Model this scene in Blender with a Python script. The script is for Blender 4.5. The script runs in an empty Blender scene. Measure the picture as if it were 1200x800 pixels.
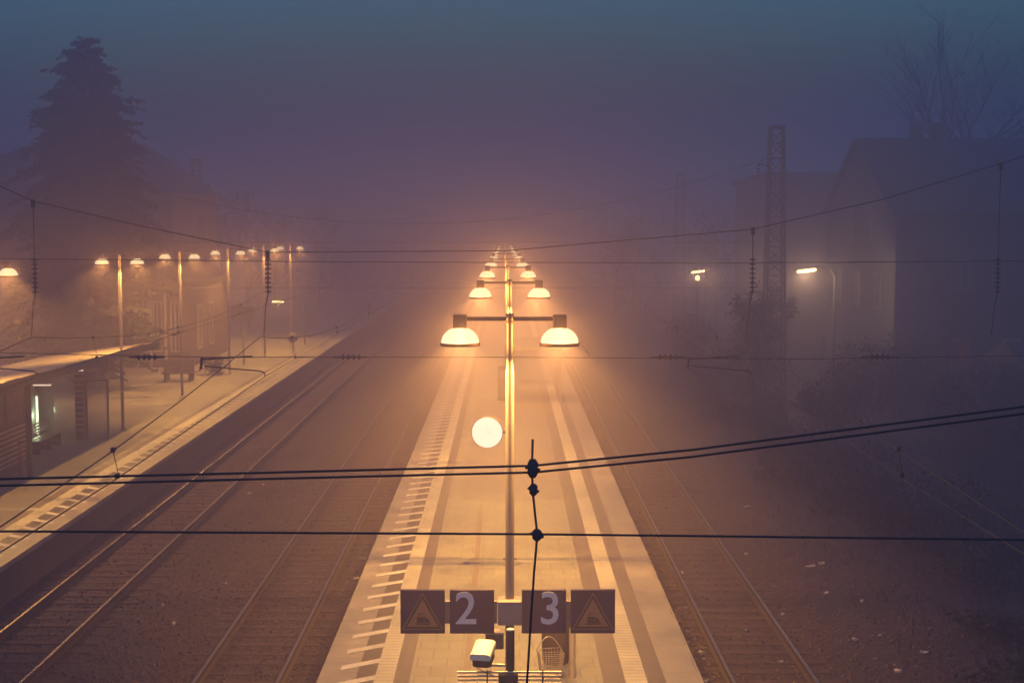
import bpy, math, random
from mathutils import Vector, Matrix
random.seed(7)
sc = bpy.context.scene
R = math.radians

# ------------------------------------------------------------------ camera
cam_d = bpy.data.cameras.new("camera")
cam = bpy.data.objects.new("camera", cam_d)
sc.collection.objects.link(cam)
cam.location = (0.0, 0.0, 8.08)
cam.rotation_euler = (R(90) - math.atan(129/1667), 0, -math.atan(8/1667))
cam_d.lens = 50.0
cam_d.sensor_width = 36.0
cam_d.clip_end = 3000
cam_d.clip_start = 0.05
sc.camera = cam

# ------------------------------------------------------------------ world
w = bpy.data.worlds.new("World")
sc.world = w
w.use_nodes = True
nt = w.node_tree
nt.nodes.clear()
sky = nt.nodes.new("ShaderNodeTexSky")
sky.sky_type = 'NISHITA'
sky.sun_disc = False
sky.sun_elevation = R(-2.0)
sky.sun_rotation = R(200)
tint = nt.nodes.new("ShaderNodeMix")
tint.data_type = 'RGBA'; tint.blend_type = 'MULTIPLY'
tint.inputs[0].default_value = 1.0
tint.inputs[7].default_value = (0.22, 1.38, 2.85, 1)
bg = nt.nodes.new("ShaderNodeBackground")
bg.inputs[1].default_value = 1.0
wo = nt.nodes.new("ShaderNodeOutputWorld")
nt.links.new(sky.outputs[0], tint.inputs[6])
nt.links.new(tint.outputs[2], bg.inputs[0])
nt.links.new(bg.outputs[0], wo.inputs[0])

sc.view_settings.view_transform = 'Standard'
sc.view_settings.look = 'None'
sc.view_settings.exposure = 0.0
sc.view_settings.gamma = 1.0
cy = sc.cycles
cy.use_denoising = True
cy.max_bounces = 6
cy.diffuse_bounces = 2
cy.glossy_bounces = 2
cy.transmission_bounces = 3
cy.volume_bounces = 0
cy.transparent_max_bounces = 8
cy.sample_clamp_indirect = 3.0
cy.caustics_reflective = False
cy.caustics_refractive = False
cy.use_adaptive_sampling = True
cy.adaptive_threshold = 0.01

LAMP_W = 2150.0
LAMP_COL = (1.0, 0.50, 0.095)
FOG_D = 0.0155
FOG_COL = (0.85, 0.69, 0.95, 1)
FOG_G = 0.52
P = 0.76            # platform top; z = 0 is the rail top

# ------------------------------------------------------------------ helpers
def link(o, parent=None):
    sc.collection.objects.link(o)
    if parent is not None:
        o.parent = parent
    return o

def tag(o, label=None, cat=None, group=None, kind=None):
    if label: o['label'] = label
    if cat: o['category'] = cat
    if group: o['group'] = group
    if kind: o['kind'] = kind
    return o

def empty(name, loc=(0, 0, 0), rz=0, label=None, cat=None, group=None):
    o = bpy.data.objects.new(name, None)
    o.empty_display_size = 0.2
    o.location = loc
    o.rotation_euler = (0, 0, rz)
    link(o)
    return tag(o, label, cat, group)

class MB:
    def __init__(s):
        s.v = []; s.f = []; s.sm = []
    def add(s, vs, fs, smooth=False):
        n = len(s.v)
        s.v += [tuple(v) for v in vs]
        s.f += [tuple(i + n for i in f) for f in fs]
        s.sm += [smooth] * len(fs)
        return s
    def box(s, x0, x1, y0, y1, z0, z1):
        vs = [(x0,y0,z0),(x1,y0,z0),(x1,y1,z0),(x0,y1,z0),(x0,y0,z1),(x1,y0,z1),(x1,y1,z1),(x0,y1,z1)]
        return s.add(vs, [(0,3,2,1),(4,5,6,7),(0,1,5,4),(1,2,6,5),(2,3,7,6),(3,0,4,7)])
    def rbox(s, x0, x1, y0, y1, z0, z1, b=0.01):
        # box with chamfered vertical and horizontal edges
        xs = [x0, x0+b, x1-b, x1]; ys = [y0, y0+b, y1-b, y1]; zs = [z0, z0+b, z1-b, z1]
        ring = lambda z, i: [(xs[1], ys[i], z), (xs[2], ys[i], z), (xs[3-i], ys[1], z), (xs[3-i], ys[2], z),
                             (xs[2], ys[3-i], z), (xs[1], ys[3-i], z), (xs[i], ys[2], z), (xs[i], ys[1], z)]
        def oct_(z, k):
            e = b if k else 0
            X0, X1, Y0, Y1 = x0+e, x1-e, y0+e, y1-e
            return [(X0+b,Y0,z),(X1-b,Y0,z),(X1,Y0+b,z),(X1,Y1-b,z),(X1-b,Y1,z),(X0+b,Y1,z),(X0,Y1-b,z),(X0,Y0+b,z)]
        vs = oct_(z0,1) + oct_(z0+b,0) + oct_(z1-b,0) + oct_(z1,1)
        fs = [tuple(range(7,-1,-1)), tuple(range(24,32))]
        for r in range(3):
            for i in range(8):
                j = (i+1) % 8
                fs.append((r*8+i, r*8+j, r*8+8+j, r*8+8+i))
        return s.add(vs, fs)
    def quad(s, pts):
        return s.add(pts, [tuple(range(len(pts)))])
    def tube(s, pts, r, n=8, r1=None, cap=True):
        pts = [Vector(p) for p in pts]
        m = len(pts)
        rr = [r + ((r1 if r1 is not None else r) - r) * i / max(1, m-1) for i in range(m)] if not isinstance(r, (list, tuple)) else r
        vs = []
        for i, p in enumerate(pts):
            a = pts[max(0, i-1)]; b = pts[min(m-1, i+1)]
            d = (b - a).normalized()
            up = Vector((0,0,1)) if abs(d.z) < 0.9 else Vector((0,1,0))
            u = d.cross(up).normalized(); v = u.cross(d).normalized()
            for k in range(n):
                t = 2*math.pi*k/n
                vs.append(p + (u*math.cos(t) + v*math.sin(t))*rr[i])
        fs = []
        for i in range(m-1):
            for k in range(n):
                k2 = (k+1) % n
                fs.append((i*n+k, i*n+k2, (i+1)*n+k2, (i+1)*n+k))
        s.add(vs, fs, True)
        if cap:
            s.add(vs[:n], [tuple(range(n))]); s.add(vs[-n:], [tuple(range(n-1,-1,-1))])
        return s
    def lathe(s, prof, c=(0,0,0), n=20, axis='z', smooth=True):
        vs = []
        for (r, h) in prof:
            for k in range(n):
                t = 2*math.pi*k/n
                a, b = r*math.cos(t), r*math.sin(t)
                if axis == 'z': p = (c[0]+a, c[1]+b, c[2]+h)
                elif axis == 'y': p = (c[0]+a, c[1]+h, c[2]+b)
                else: p = (c[0]+h, c[1]+a, c[2]+b)
                vs.append(p)
        fs = []
        for i in range(len(prof)-1):
            for k in range(n):
                k2 = (k+1) % n
                fs.append((i*n+k, i*n+k2, (i+1)*n+k2, (i+1)*n+k))
        return s.add(vs, fs, smooth)
    def cone_closed(s, prof, **kw):
        return s.lathe([(0.0001, prof[0][1])] + list(prof) + [(0.0001, prof[-1][1])], **kw)
    def build(s, name, m, parent=None, kind=None, label=None):
        me = bpy.data.meshes.new(name)
        me.from_pydata(s.v, [], s.f)
        me.polygons.foreach_set('use_smooth', s.sm)
        me.materials.append(m)
        me.update()
        o = bpy.data.objects.new(name, me)
        link(o, parent)
        if kind: o['kind'] = kind
        if label: o['label'] = label
        return o

def copy_tree(o, parent=None):
    c = o.copy(); sc.collection.objects.link(c)
    if parent is not None: c.parent = parent
    for ch in [x for x in KIDS.get(o.name, [])]:
        d = copy_tree(ch, c)
    return c
KIDS = {}
def index_kids(o):
    def rec(x):
        KIDS[x.name] = list(x.children)
        for c in x.children: rec(c)
    bpy.context.view_layer.update()
    rec(o)

# ------------------------------------------------------------------ materials
def mat(name, col, rough=0.7, var=0.25, scale=3.0, bump=0.0, bscale=None, metal=0.0, col2=None, detail=6, spec=0.5, stretch=None):
    m = bpy.data.materials.new(name); m.use_nodes = True
    n = m.node_tree.nodes; l = m.node_tree.links
    b = n["Principled BSDF"]
    b.inputs["Roughness"].default_value = rough
    b.inputs["Metallic"].default_value = metal
    b.inputs["Specular IOR Level"].default_value = spec
    tc = n.new("ShaderNodeTexCoord")
    src = tc.outputs["Object"]
    if stretch:
        mp = n.new("ShaderNodeMapping"); mp.inputs["Scale"].default_value = stretch
        l.new(src, mp.inputs[0]); src = mp.outputs[0]
    no = n.new("ShaderNodeTexNoise"); no.inputs["Scale"].default_value = scale; no.inputs["Detail"].default_value = detail
    no.inputs["Roughness"].default_value = 0.65
    l.new(src, no.inputs["Vector"])
    cr = n.new("ShaderNodeValToRGB")
    cr.color_ramp.elements[0].position = 0.3; cr.color_ramp.elements[1].position = 0.7
    a = col2 if col2 else tuple(c*(1-var) for c in col)
    z = col if col2 else tuple(min(1, c*(1+var)) for c in col)
    cr.color_ramp.elements[0].color = (*a, 1); cr.color_ramp.elements[1].color = (*z, 1)
    l.new(no.outputs[0], cr.inputs[0]); l.new(cr.outputs[0], b.inputs["Base Color"])
    if bump:
        n2 = n.new("ShaderNodeTexNoise"); n2.inputs["Scale"].default_value = bscale or scale*6; n2.inputs["Detail"].default_value = 4
        l.new(src, n2.inputs["Vector"])
        bp = n.new("ShaderNodeBump"); bp.inputs["Strength"].default_value = bump; bp.inputs["Distance"].default_value = 0.02
        l.new(n2.outputs[0], bp.inputs["Height"]); l.new(bp.outputs[0], b.inputs["Normal"])
    return m

def emis(name, col, strength, sampling='AUTO'):
    m = bpy.data.materials.new(name); m.use_nodes = True
    n = m.node_tree.nodes; l = m.node_tree.links
    n.clear()
    e = n.new("ShaderNodeEmission"); e.inputs[0].default_value = (*col, 1); e.inputs[1].default_value = strength
    o = n.new("ShaderNodeOutputMaterial"); l.new(e.outputs[0], o.inputs[0])
    m.cycles.emission_sampling = sampling
    return m

def pavers(name, c1, c2, mortar, sx, sy, rough=0.6, msize=0.012):
    m = bpy.data.materials.new(name); m.use_nodes = True
    n = m.node_tree.nodes; l = m.node_tree.links
    b = n["Principled BSDF"]
    tc = n.new("ShaderNodeTexCoord")
    br = n.new("ShaderNodeTexBrick")
    br.inputs["Scale"].default_value = 1.0
    br.inputs["Color1"].default_value = (*c1, 1); br.inputs["Color2"].default_value = (*c2, 1); br.inputs["Mortar"].default_value = (*mortar, 1)
    br.inputs["Mortar Size"].default_value = msize; br.inputs["Mortar Smooth"].default_value = 0.3
    br.inputs["Brick Width"].default_value = sx; br.inputs["Row Height"].default_value = sy
    l.new(tc.outputs["Object"], br.inputs["Vector"])
    no = n.new("ShaderNodeTexNoise"); no.inputs["Scale"].default_value = 0.9; no.inputs["Detail"].default_value = 8
    no.inputs["Roughness"].default_value = 0.7
    l.new(tc.outputs["Object"], no.inputs["Vector"])
    mr = n.new("ShaderNodeMapRange"); mr.inputs[1].default_value = 0.3; mr.inputs[2].default_value = 0.7
    mr.inputs[3].default_value = 0.60; mr.inputs[4].default_value = 1.15
    l.new(no.outputs[0], mr.inputs[0])
    mx = n.new("ShaderNodeMix"); mx.data_type = 'RGBA'; mx.blend_type = 'MULTIPLY'; mx.inputs[0].default_value = 1
    l.new(br.outputs["Color"], mx.inputs[6]); l.new(mr.outputs[0], mx.inputs[7])
    l.new(mx.outputs[2], b.inputs["Base Color"])
    m2 = n.new("ShaderNodeMapRange"); m2.inputs[1].default_value = 0.3; m2.inputs[2].default_value = 0.7
    m2.inputs[3].default_value = rough - 0.18; m2.inputs[4].default_value = rough + 0.12
    l.new(no.outputs[0], m2.inputs[0]); l.new(m2.outputs[0], b.inputs["Roughness"])
    bp = n.new("ShaderNodeBump"); bp.inputs["Strength"].default_value = 0.3; bp.inputs["Distance"].default_value = 0.01
    inv = n.new("ShaderNodeMath"); inv.operation = 'SUBTRACT'; inv.inputs[0].default_value = 1
    l.new(br.outputs["Fac"], inv.inputs[1]); l.new(inv.outputs[0], bp.inputs["Height"]); l.new(bp.outputs[0], b.inputs["Normal"])
    return m

def ballast_mat():
    m = bpy.data.materials.new("ballast"); m.use_nodes = True
    n = m.node_tree.nodes; l = m.node_tree.links
    b = n["Principled BSDF"]; b.inputs["Roughness"].default_value = 0.9
    tc = n.new("ShaderNodeTexCoord")
    vo = n.new("ShaderNodeTexVoronoi"); vo.inputs["Scale"].default_value = 10
    l.new(tc.outputs["Object"], vo.inputs["Vector"])
    cr = n.new("ShaderNodeValToRGB")
    cr.color_ramp.elements[0].color = (0.008, 0.003, 0.010, 1); cr.color_ramp.elements[1].color = (0.050, 0.021, 0.040, 1)
    sep = n.new("ShaderNodeSeparateColor"); l.new(vo.outputs["Color"], sep.inputs[0]); l.new(sep.outputs[0], cr.inputs[0])
    no = n.new("ShaderNodeTexNoise"); no.inputs["Scale"].default_value = 0.35; no.inputs["Detail"].default_value = 8
    l.new(tc.outputs["Object"], no.inputs["Vector"])
    mr = n.new("ShaderNodeMapRange"); mr.inputs[1].default_value = 0.3; mr.inputs[2].default_value = 0.7
    mr.inputs[3].default_value = 0.55; mr.inputs[4].default_value = 1.3
    l.new(no.outputs[0], mr.inputs[0])
    mx = n.new("ShaderNodeMix"); mx.data_type = 'RGBA'; mx.blend_type = 'MULTIPLY'; mx.inputs[0].default_value = 1
    l.new(cr.outputs[0], mx.inputs[6]); l.new(mr.outputs[0], mx.inputs[7]); l.new(mx.outputs[2], b.inputs["Base Color"])
    bp = n.new("ShaderNodeBump"); bp.inputs["Strength"].default_value = 0.9; bp.inputs["Distance"].default_value = 0.04
    l.new(vo.outputs["Distance"], bp.inputs["Height"]); l.new(bp.outputs[0], b.inputs["Normal"])
    return m

def dome_mat(name, col, em, tr):
    # frosted lamp glass: part of the bulb's light goes straight through it, the rest makes the glass glow
    m = bpy.data.materials.new(name); m.use_nodes = True
    n = m.node_tree.nodes; l = m.node_tree.links
    n.clear()
    e = n.new("ShaderNodeEmission"); e.inputs[0].default_value = (*col, 1); e.inputs[1].default_value = em
    t = n.new("ShaderNodeBsdfTransparent"); t.inputs[0].default_value = (1, .9, .7, 1)
    mx = n.new("ShaderNodeMixShader"); mx.inputs[0].default_value = tr
    o = n.new("ShaderNodeOutputMaterial")
    l.new(e.outputs[0], mx.inputs[1]); l.new(t.outputs[0], mx.inputs[2]); l.new(mx.outputs[0], o.inputs[0])
    m.cycles.emission_sampling = 'NONE'
    return m

def glass_mat(name, tint=(0.7, 0.8, 0.78), op=0.25):
    m = bpy.data.materials.new(name); m.use_nodes = True
    n = m.node_tree.nodes; l = m.node_tree.links
    n.clear()
    g = n.new("ShaderNodeBsdfGlossy"); g.inputs["Roughness"].default_value = 0.15
    d = n.new("ShaderNodeBsdfDiffuse"); d.inputs[0].default_value = (*tint, 1)
    t = n.new("ShaderNodeBsdfTransparent")
    a = n.new("ShaderNodeMixShader"); a.inputs[0].default_value = 0.5
    l.new(g.outputs[0], a.inputs[1]); l.new(d.outputs[0], a.inputs[2])
    mx = n.new("ShaderNodeMixShader"); mx.inputs[0].default_value = 1 - op
    o = n.new("ShaderNodeOutputMaterial")
    l.new(a.outputs[0], mx.inputs[1]); l.new(t.outputs[0], mx.inputs[2]); l.new(mx.outputs[0], o.inputs[0])
    return m

M = {}
M['ballast'] = ballast_mat()
M['pav'] = pavers("platform_pavers", (0.35, 0.32, 0.25), (0.32, 0.29, 0.23), (0.21, 0.175, 0.145), 0.5, 0.5)
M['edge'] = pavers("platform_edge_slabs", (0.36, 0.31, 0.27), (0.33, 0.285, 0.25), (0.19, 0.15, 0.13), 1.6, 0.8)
M['tact'] = pavers("tactile_paving", (0.60, 0.55, 0.44), (0.57, 0.52, 0.42), (0.34, 0.30, 0.24), 3.0, 0.17, msize=0.016)
M['dark_pav'] = mat("dark_paving", (0.15, 0.115, 0.105), 0.6, 0.15, 2.0, 0.3)
M['patch'] = mat("darker_patch_paving", (0.24, 0.20, 0.17), 0.55, 0.18, 1.2, 0.3)
M['wpaint'] = mat("worn_white_paint", (0.60, 0.56, 0.50), 0.6, 0.28, 1.7, 0.1)
M['dpaint'] = mat("dark_marking", (0.10, 0.075, 0.07), 0.6, 0.12, 5)
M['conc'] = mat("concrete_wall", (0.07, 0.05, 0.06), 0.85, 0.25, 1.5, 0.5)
M['sleeper'] = mat("sleeper", (0.042, 0.019, 0.028), 0.9, 0.4, 2.0, 0.4)
M['rail'] = mat("rail_steel", (0.20, 0.17, 0.19), 0.45, 0.1, 2.0, metal=0.9)
M['rust'] = mat("rusty_rail", (0.045, 0.024, 0.03), 0.75, 0.2, 3.0, metal=0.3)
M['pole'] = mat("painted_pole", (0.20, 0.165, 0.17), 0.5, 0.1, 3, metal=0.1)
M['lampmetal'] = mat("lamp_metal", (0.12, 0.07, 0.075), 0.5, 0.1, 4, metal=0.2)
M['dome'] = dome_mat("frosted_dome", (1.0, 0.80, 0.45), 1.7, 0.085)
M['iron'] = mat("dark_iron", (0.035, 0.03, 0.04), 0.6, 0.2, 6)
M['wire'] = mat("dark_wire", (0.02, 0.017, 0.028), 0.6, 0.2, 6)
M['ceramic'] = mat("insulator_ceramic", (0.04, 0.025, 0.035), 0.35, 0.2, 6)
M['mast'] = mat("mast_steel", (0.06, 0.055, 0.06), 0.7, 0.25, 2)
M['sign'] = mat("blue_sign_panel", (0.024, 0.009, 0.08), 0.4, 0.08, 3)
M['signback'] = mat("grey_sign_box", (0.30, 0.24, 0.25), 0.5, 0.08, 3)
M['signwhite'] = mat("sign_white", (0.85, 0.8, 0.84), 0.5, 0.05, 3)
M['signyellow'] = mat("sign_yellow", (0.42, 0.19, 0.10), 0.5, 0.08, 3)
M['signblack'] = mat("sign_black", (0.03, 0.015, 0.02), 0.5, 0.08, 3)
M['clock'] = emis("lit_clock_face", (1.0, 0.88, 0.66), 1.5)
M['hand'] = emis("glowing_clock_hand", (1.0, 0.86, 0.62), 1.15, 'NONE')  # hands given a glow of their own, so they barely show on the face
M['white'] = mat("white_enamel", (0.85, 0.84, 0.74), 0.4, 0.05, 3)
M['brass'] = mat("pale_metal", (0.62, 0.52, 0.42), 0.35, 0.1, 5, metal=0.6)
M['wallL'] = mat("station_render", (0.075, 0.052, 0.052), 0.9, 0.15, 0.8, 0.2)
M['pil'] = mat("pale_stone", (0.42, 0.36, 0.30), 0.8, 0.12, 1.5)
M['roof'] = mat("roof_tiles", (0.055, 0.04, 0.045), 0.8, 0.3, 3, 0.4)
M['win'] = mat("window_glass_dark", (0.03, 0.03, 0.04), 0.55, 0.1, 1)
M['frame'] = mat("window_frame_pale", (0.16, 0.145, 0.155), 0.6, 0.08, 3)
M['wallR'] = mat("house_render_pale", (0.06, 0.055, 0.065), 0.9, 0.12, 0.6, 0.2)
M['chim'] = mat("chimney_brick", (0.10, 0.06, 0.055), 0.9, 0.25, 4)
M['bark'] = mat("bark", (0.035, 0.027, 0.026), 0.9, 0.3, 4)
M['needle'] = mat("needles", (0.028, 0.034, 0.026), 0.8, 0.35, 1.2)
M['leaf'] = mat("winter_leaves", (0.026, 0.018, 0.024), 0.85, 0.45, 1.4)
M['leaf2'] = mat("ivy_leaves", (0.022, 0.021, 0.024), 0.85, 0.45, 1.4)
M['canopy'] = mat("canopy_sheet", (0.34, 0.27, 0.20), 0.6, 0.22, 0.7, 0.2, stretch=(1, 0.3, 1))
M['fascia'] = mat("canopy_fascia", (0.028, 0.02, 0.024), 0.6, 0.2, 3)
M['kiosk'] = mat("kiosk_cladding", (0.075, 0.05, 0.05), 0.7, 0.2, 2)
M['poster'] = mat("poster_print", (0.26, 0.14, 0.11), 0.6, 0.8, 3.0, col2=(0.05, 0.035, 0.04))
M['wallgrey'] = mat("grey_green_panel", (0.30, 0.32, 0.27), 0.7, 0.12, 1.2)
M['tube'] = emis("fluorescent_tube", (0.78, 1.0, 0.62), 3.2)
M['tubew'] = emis("canopy_tube", (1.0, 0.75, 0.5), 1.6, 'NONE')
M['slit'] = emis("street_lamp_glow", (1.0, 0.68, 0.26), 9.0, 'NONE')
M['tiny'] = emis("small_white_lamp", (0.9, 0.9, 1.0), 2.5, 'NONE')
M['winlit'] = emis("dim_lit_window", (0.9, 0.30, 0.12), 0.03, 'NONE')
M['winlit2'] = emis("dim_yellow_window", (0.9, 0.50, 0.15), 0.06, 'NONE')
M['glass'] = glass_mat("shelter_glass")
M['paper'] = mat("pale_litter", (0.55, 0.45, 0.42), 0.8, 0.2, 5)
M['debris'] = mat("dry_leaf_debris", (0.24, 0.15, 0.11), 0.8, 0.4, 5)
M['soil'] = mat("dark_soil", (0.014, 0.008, 0.016), 0.95, 0.4, 0.8, 0.6)
M['drain'] = mat("reddish_channel", (0.24, 0.18, 0.145), 0.6, 0.15, 3)

# ------------------------------------------------------------------ haze
def haze():
    m = bpy.data.materials.new("haze_air"); m.use_nodes = True
    n = m.node_tree.nodes; l = m.node_tree.links
    n.clear()
    v = n.new("ShaderNodeVolumePrincipled")
    v.inputs["Color"].default_value = FOG_COL
    v.inputs["Density"].default_value = FOG_D
    v.inputs["Anisotropy"].default_value = FOG_G
    o = n.new("ShaderNodeOutputMaterial"); l.new(v.outputs[0], o.inputs["Volume"])
    m.cycles.volume_sampling = 'MULTIPLE_IMPORTANCE'
    m.cycles.homogeneous_volume = True
    h = MB().box(-160, 160, -40, 420, -2.2, 19.5).build("haze", m)
    h['kind'] = 'stuff'
haze()

# ------------------------------------------------------------------ ground and platforms
g = MB()
for i in range(16):
    for j in range(22):
        x0, x1 = -155 + i*310/16, -155 + (i+1)*310/16
        y0, y1 = -35 + j*450/22, -35 + (j+1)*450/22
        g.quad([(x0, y0, -0.2), (x1, y0, -0.2), (x1, y1, -0.2), (x0, y1, -0.2)])
g.build("ground", M['ballast'], kind='structure')
MB().quad([(16.4, -30, -0.15), (150, -30, -0.15), (150, 400, -0.15), (16.4, 400, -0.15)]).build("ground_soil", M['soil'], kind='structure')

def platform(name, x0, x1, y0, y1):
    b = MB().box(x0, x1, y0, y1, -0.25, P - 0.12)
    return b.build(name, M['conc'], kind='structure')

def strip(name, m, x0, x1, y0, y1, z, parent):
    b = MB()
    b.quad([(x0, y0, z), (x1, y0, z), (x1, y1, z), (x0, y1, z)])
    return b.build(name, m, parent, kind='structure')

Y0, Y1 = 3.0, 190.0
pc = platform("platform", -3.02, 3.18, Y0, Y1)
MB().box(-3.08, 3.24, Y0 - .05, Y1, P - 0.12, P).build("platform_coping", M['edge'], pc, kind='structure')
strip("platform_paving", M['pav'], -1.57, 1.60, Y0, Y1, P + .004, pc)
strip("tactile_strip", M['tact'], -2.15, -1.83, Y0, Y1, P + .006, pc)
strip("tactile_strip", M['tact'], 1.96, 2.32, Y0, Y1, P + .006, pc)
strip("dark_band", M['dark_pav'], -1.83, -1.57, Y0, Y1, P + .005, pc)
strip("dark_band", M['dark_pav'], 1.60, 1.96, Y0, Y1, P + .005, pc)
strip("dark_band", M['dark_pav'], 2.32, 2.62, Y0, Y1, P + .005, pc)
strip("drainage_channel", M['drain'], -0.70, -0.58, Y0, 37.9, P + .009, pc)
strip("darker_patch", M['patch'], -1.2, 1.58, 38.4, 62, P + .008, pc)  # rectangle of the platform in a slightly darker tone
strip("manhole_cover", M['drain'], 0.55, 1.25, 25.6, 26.1, P + .011, pc)

def hazards(parent, xe, s, y0, y1):
    # diagonal bars along a platform edge at x = xe, running inwards in direction s
    bars = MB(); dark = MB()
    y = y0
    while y < y1:
        a, b, c = xe + s*.32, xe + s*.93, xe + s*.62
        bars.quad([(a, y, P+.007), (b, y+.42, P+.007), (b, y+.66, P+.007), (a, y+.24, P+.007)][::int(s)])
        dark.quad([(c, y+.45, P+.006), (b, y+.66, P+.006), (b, y+1.34, P+.006), (c, y+1.13, P+.006)][::int(s)])
        y += .92
    bars.build("hazard_bars", M['wpaint'], parent, kind='structure')
    dark.build("hazard_dark_fields", M['dpaint'], parent, kind='structure')
hazards(pc, -3.08, 1, Y0 + 1, 150)

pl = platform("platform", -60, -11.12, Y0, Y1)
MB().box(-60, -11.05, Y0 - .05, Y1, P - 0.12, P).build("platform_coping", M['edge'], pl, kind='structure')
strip("platform_paving", M['pav'], -59, -12.64, Y0, Y1, P + .004, pl)
strip("tactile_strip", M['tact'], -12.36, -11.98, Y0, Y1, P + .006, pl)
strip("dark_band", M['dark_pav'], -12.64, -12.36, Y0, Y1, P + .005, pl)
hazards(pl, -11.05, -1, Y0 + 1, 150)
strip("guidance_strip", M['tact'], -20, -12.36, 37.0, 37.35, P + .008, pl)

# ------------------------------------------------------------------ tracks
def rail_mesh(x, y0, y1, m, parent):
    prof = [(-.075,-.155),(.075,-.155),(.075,-.14),(.012,-.115),(.012,-.045),(.036,-.035),(.036,-.003),(.028,0),(-.028,0),(-.036,-.003),(-.036,-.035),(-.012,-.045),(-.012,-.115),(-.075,-.14)]
    b = MB(); n = len(prof)
    vs = [(x+p[0], y0, p[1]) for p in prof] + [(x+p[0], y1, p[1]) for p in prof]
    fs = [(i, (i+1) % n, (i+1) % n + n, i+n) for i in range(n)]
    b.add(vs, [f[::-1] for f in fs])
    r_ = b.build("rail", M['rust'], parent)
    MB().box(x-.027, x+.027, y0, y1, .0005, .004).build("running_surface", m, r_)
    return r_

sleeper_me = None
def track(xc, label, railm, first, gauge=1.505):
    global sleeper_me
    t = empty("railway_track", (xc, first, 0), 0, label, "railway track", "railway tracks through the station")
    for s in (-1, 1):
        rail_mesh(s*gauge/2, 4 - first, 210 - first, railm, t)
    if sleeper_me is None:
        b = MB().rbox(-1.3, 1.3, -.13, .13, -.32, -.178, .02)
        o = b.build("sleeper", M['sleeper'], t); sleeper_me = o.data
        o.location = (0, 0, 0)
        start = 1
    else:
        start = 0
    for i in range(start, 100):
        o = bpy.data.objects.new("sleeper", sleeper_me); link(o, t)
        o.location = (random.uniform(-.03, .03), i*.62 + random.uniform(-.02, .02), random.uniform(-.012, .004))
        o.rotation_euler = (0, 0, random.uniform(-.012, .012))
    rest = MB()
    for i in list(range(-30, 0)) + list(range(100, 290)):
        y = i*.62
        if y + first < 4: continue
        rest.rbox(-1.3, 1.3, y-.13, y+.13, -.32, -.18, .02)
    rest.build("sleeper_rows", M['sleeper'], t, kind='stuff')
    return t
track(-9.47, "track with shiny rails running along the left platform edge", M['rail'], 24.5)
track(-4.86, "track with dull rails along the left side of the centre platform", M['rail'], 22.5)
track(4.87, "track along the right side of the centre platform with leaf litter between rails", M['rail'], 22.5)
track(14.5, "rusty siding track almost lost in the dark at far right", M['rust'], 30.0)

# ------------------------------------------------------------------ platform lamps
def bulb(loc, parent, watts, col=LAMP_COL, r=0.05):
    ld = bpy.data.lights.new("lamp_bulb", 'POINT')
    ld.energy = watts; ld.color = col; ld.shadow_soft_size = r
    lo = bpy.data.objects.new("lamp_bulb", ld); link(lo, parent); lo.location = loc
    return lo

def platform_lamp(x, y, label, group, h=6.60, k=1.0):
    z = h - P
    t = empty("platform_lamp", (x, y, P), 0, label, "lamp post", group)
    b = MB(); b.tube([(0,0,0), (0,0,z-.35), (0,0,z-.25), (0,0,z+.41)], [.06, .054, .042, .040], 16)
    b.build("pole", M['pole'], t)
    MB().cone_closed([(.15, 0), (.15, .02), (.075, .03), (.07, .12)], n=16).build("base_flange", M['pole'], t)
    a = MB(); a.box(-.56, .56, -.026, .026, z+.325, z+.377); a.build("arm", M['lampmetal'], t)
    MB().cone_closed([(.052, z+.30), (.052, z+.42)], n=14).build("arm_clamp", M['lampmetal'], t)
    for s in (-1, 1):
        cx = s*.645
        MB().rbox(cx-.088, cx+.088, -.088, .088, z+.225, z+.405, .008).build("lamp_housing", M['lampmetal'], t)
        prof = []
        for j in range(9):
            u = j/8*math.pi/2*.86
            prof.append((.245*math.cos(u), .04 + .205*math.sin(u)))
        d = MB().lathe(prof, (cx, 0, z), 24).build("lamp_shade", M['dome'], t)
        MB().lathe([(.236, .04), (.236, .0), (.258, .0), (.258, .042), (.236, .044)], (cx, 0, z), 24).build("shade_rim", M['lampmetal'], d)
        bulb((cx, 0, z+.145), t, LAMP_W*k)
    return t

CL = ["nearest two-armed lamp post, carrying the 2 and 3 signs",
      "second lamp post of the centre row, beside the glowing round clock",
      "third lamp post of the centre row counted from the signs",
      "fourth lamp post of the centre row counted from the signs",
      "fifth lamp post of the centre row, small in the fog",
      "sixth lamp post of the centre row, small in the fog",
      "seventh lamp post of the centre row, very small in the fog",
      "eighth lamp post of the centre row, very small in the fog",
      "farthest lamp post of the centre row, dissolving in the fog"]
for i, (x, y) in enumerate([(.06, 18.4), (.10, 31.4), (.08, 44.8), (.06, 58.2), (.05, 71.5), (.03, 85), (.02, 98), (0, 112), (0, 126)]):
    platform_lamp(x, y, CL[i], "lamp posts down the centre platform", 6.60, (1.05, 1.3, 1.2, .8)[i] if i < 4 else .55)
LL = ["lamp post cut off by the left edge, only its right shade in view",
      "lamp post rising behind the tip of the shelter roof on left platform",
      "second lamp post in full view on left platform, by the dark bench",
      "third lamp post in full view on left platform",
      "fourth lamp post in full view on left platform, behind the hanging insulator",
      "farthest lamp post in the row on left platform"]
for i, (x, y) in enumerate([(-14.1, 38.6), (-14.12, 52.2), (-14.22, 62.3), (-14.2, 73.0), (-14.15, 83.5), (-14.1, 93.5)]):
    platform_lamp(x, y, LL[i], "lamp posts along the left platform", 6.85, 1.15)

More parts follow.
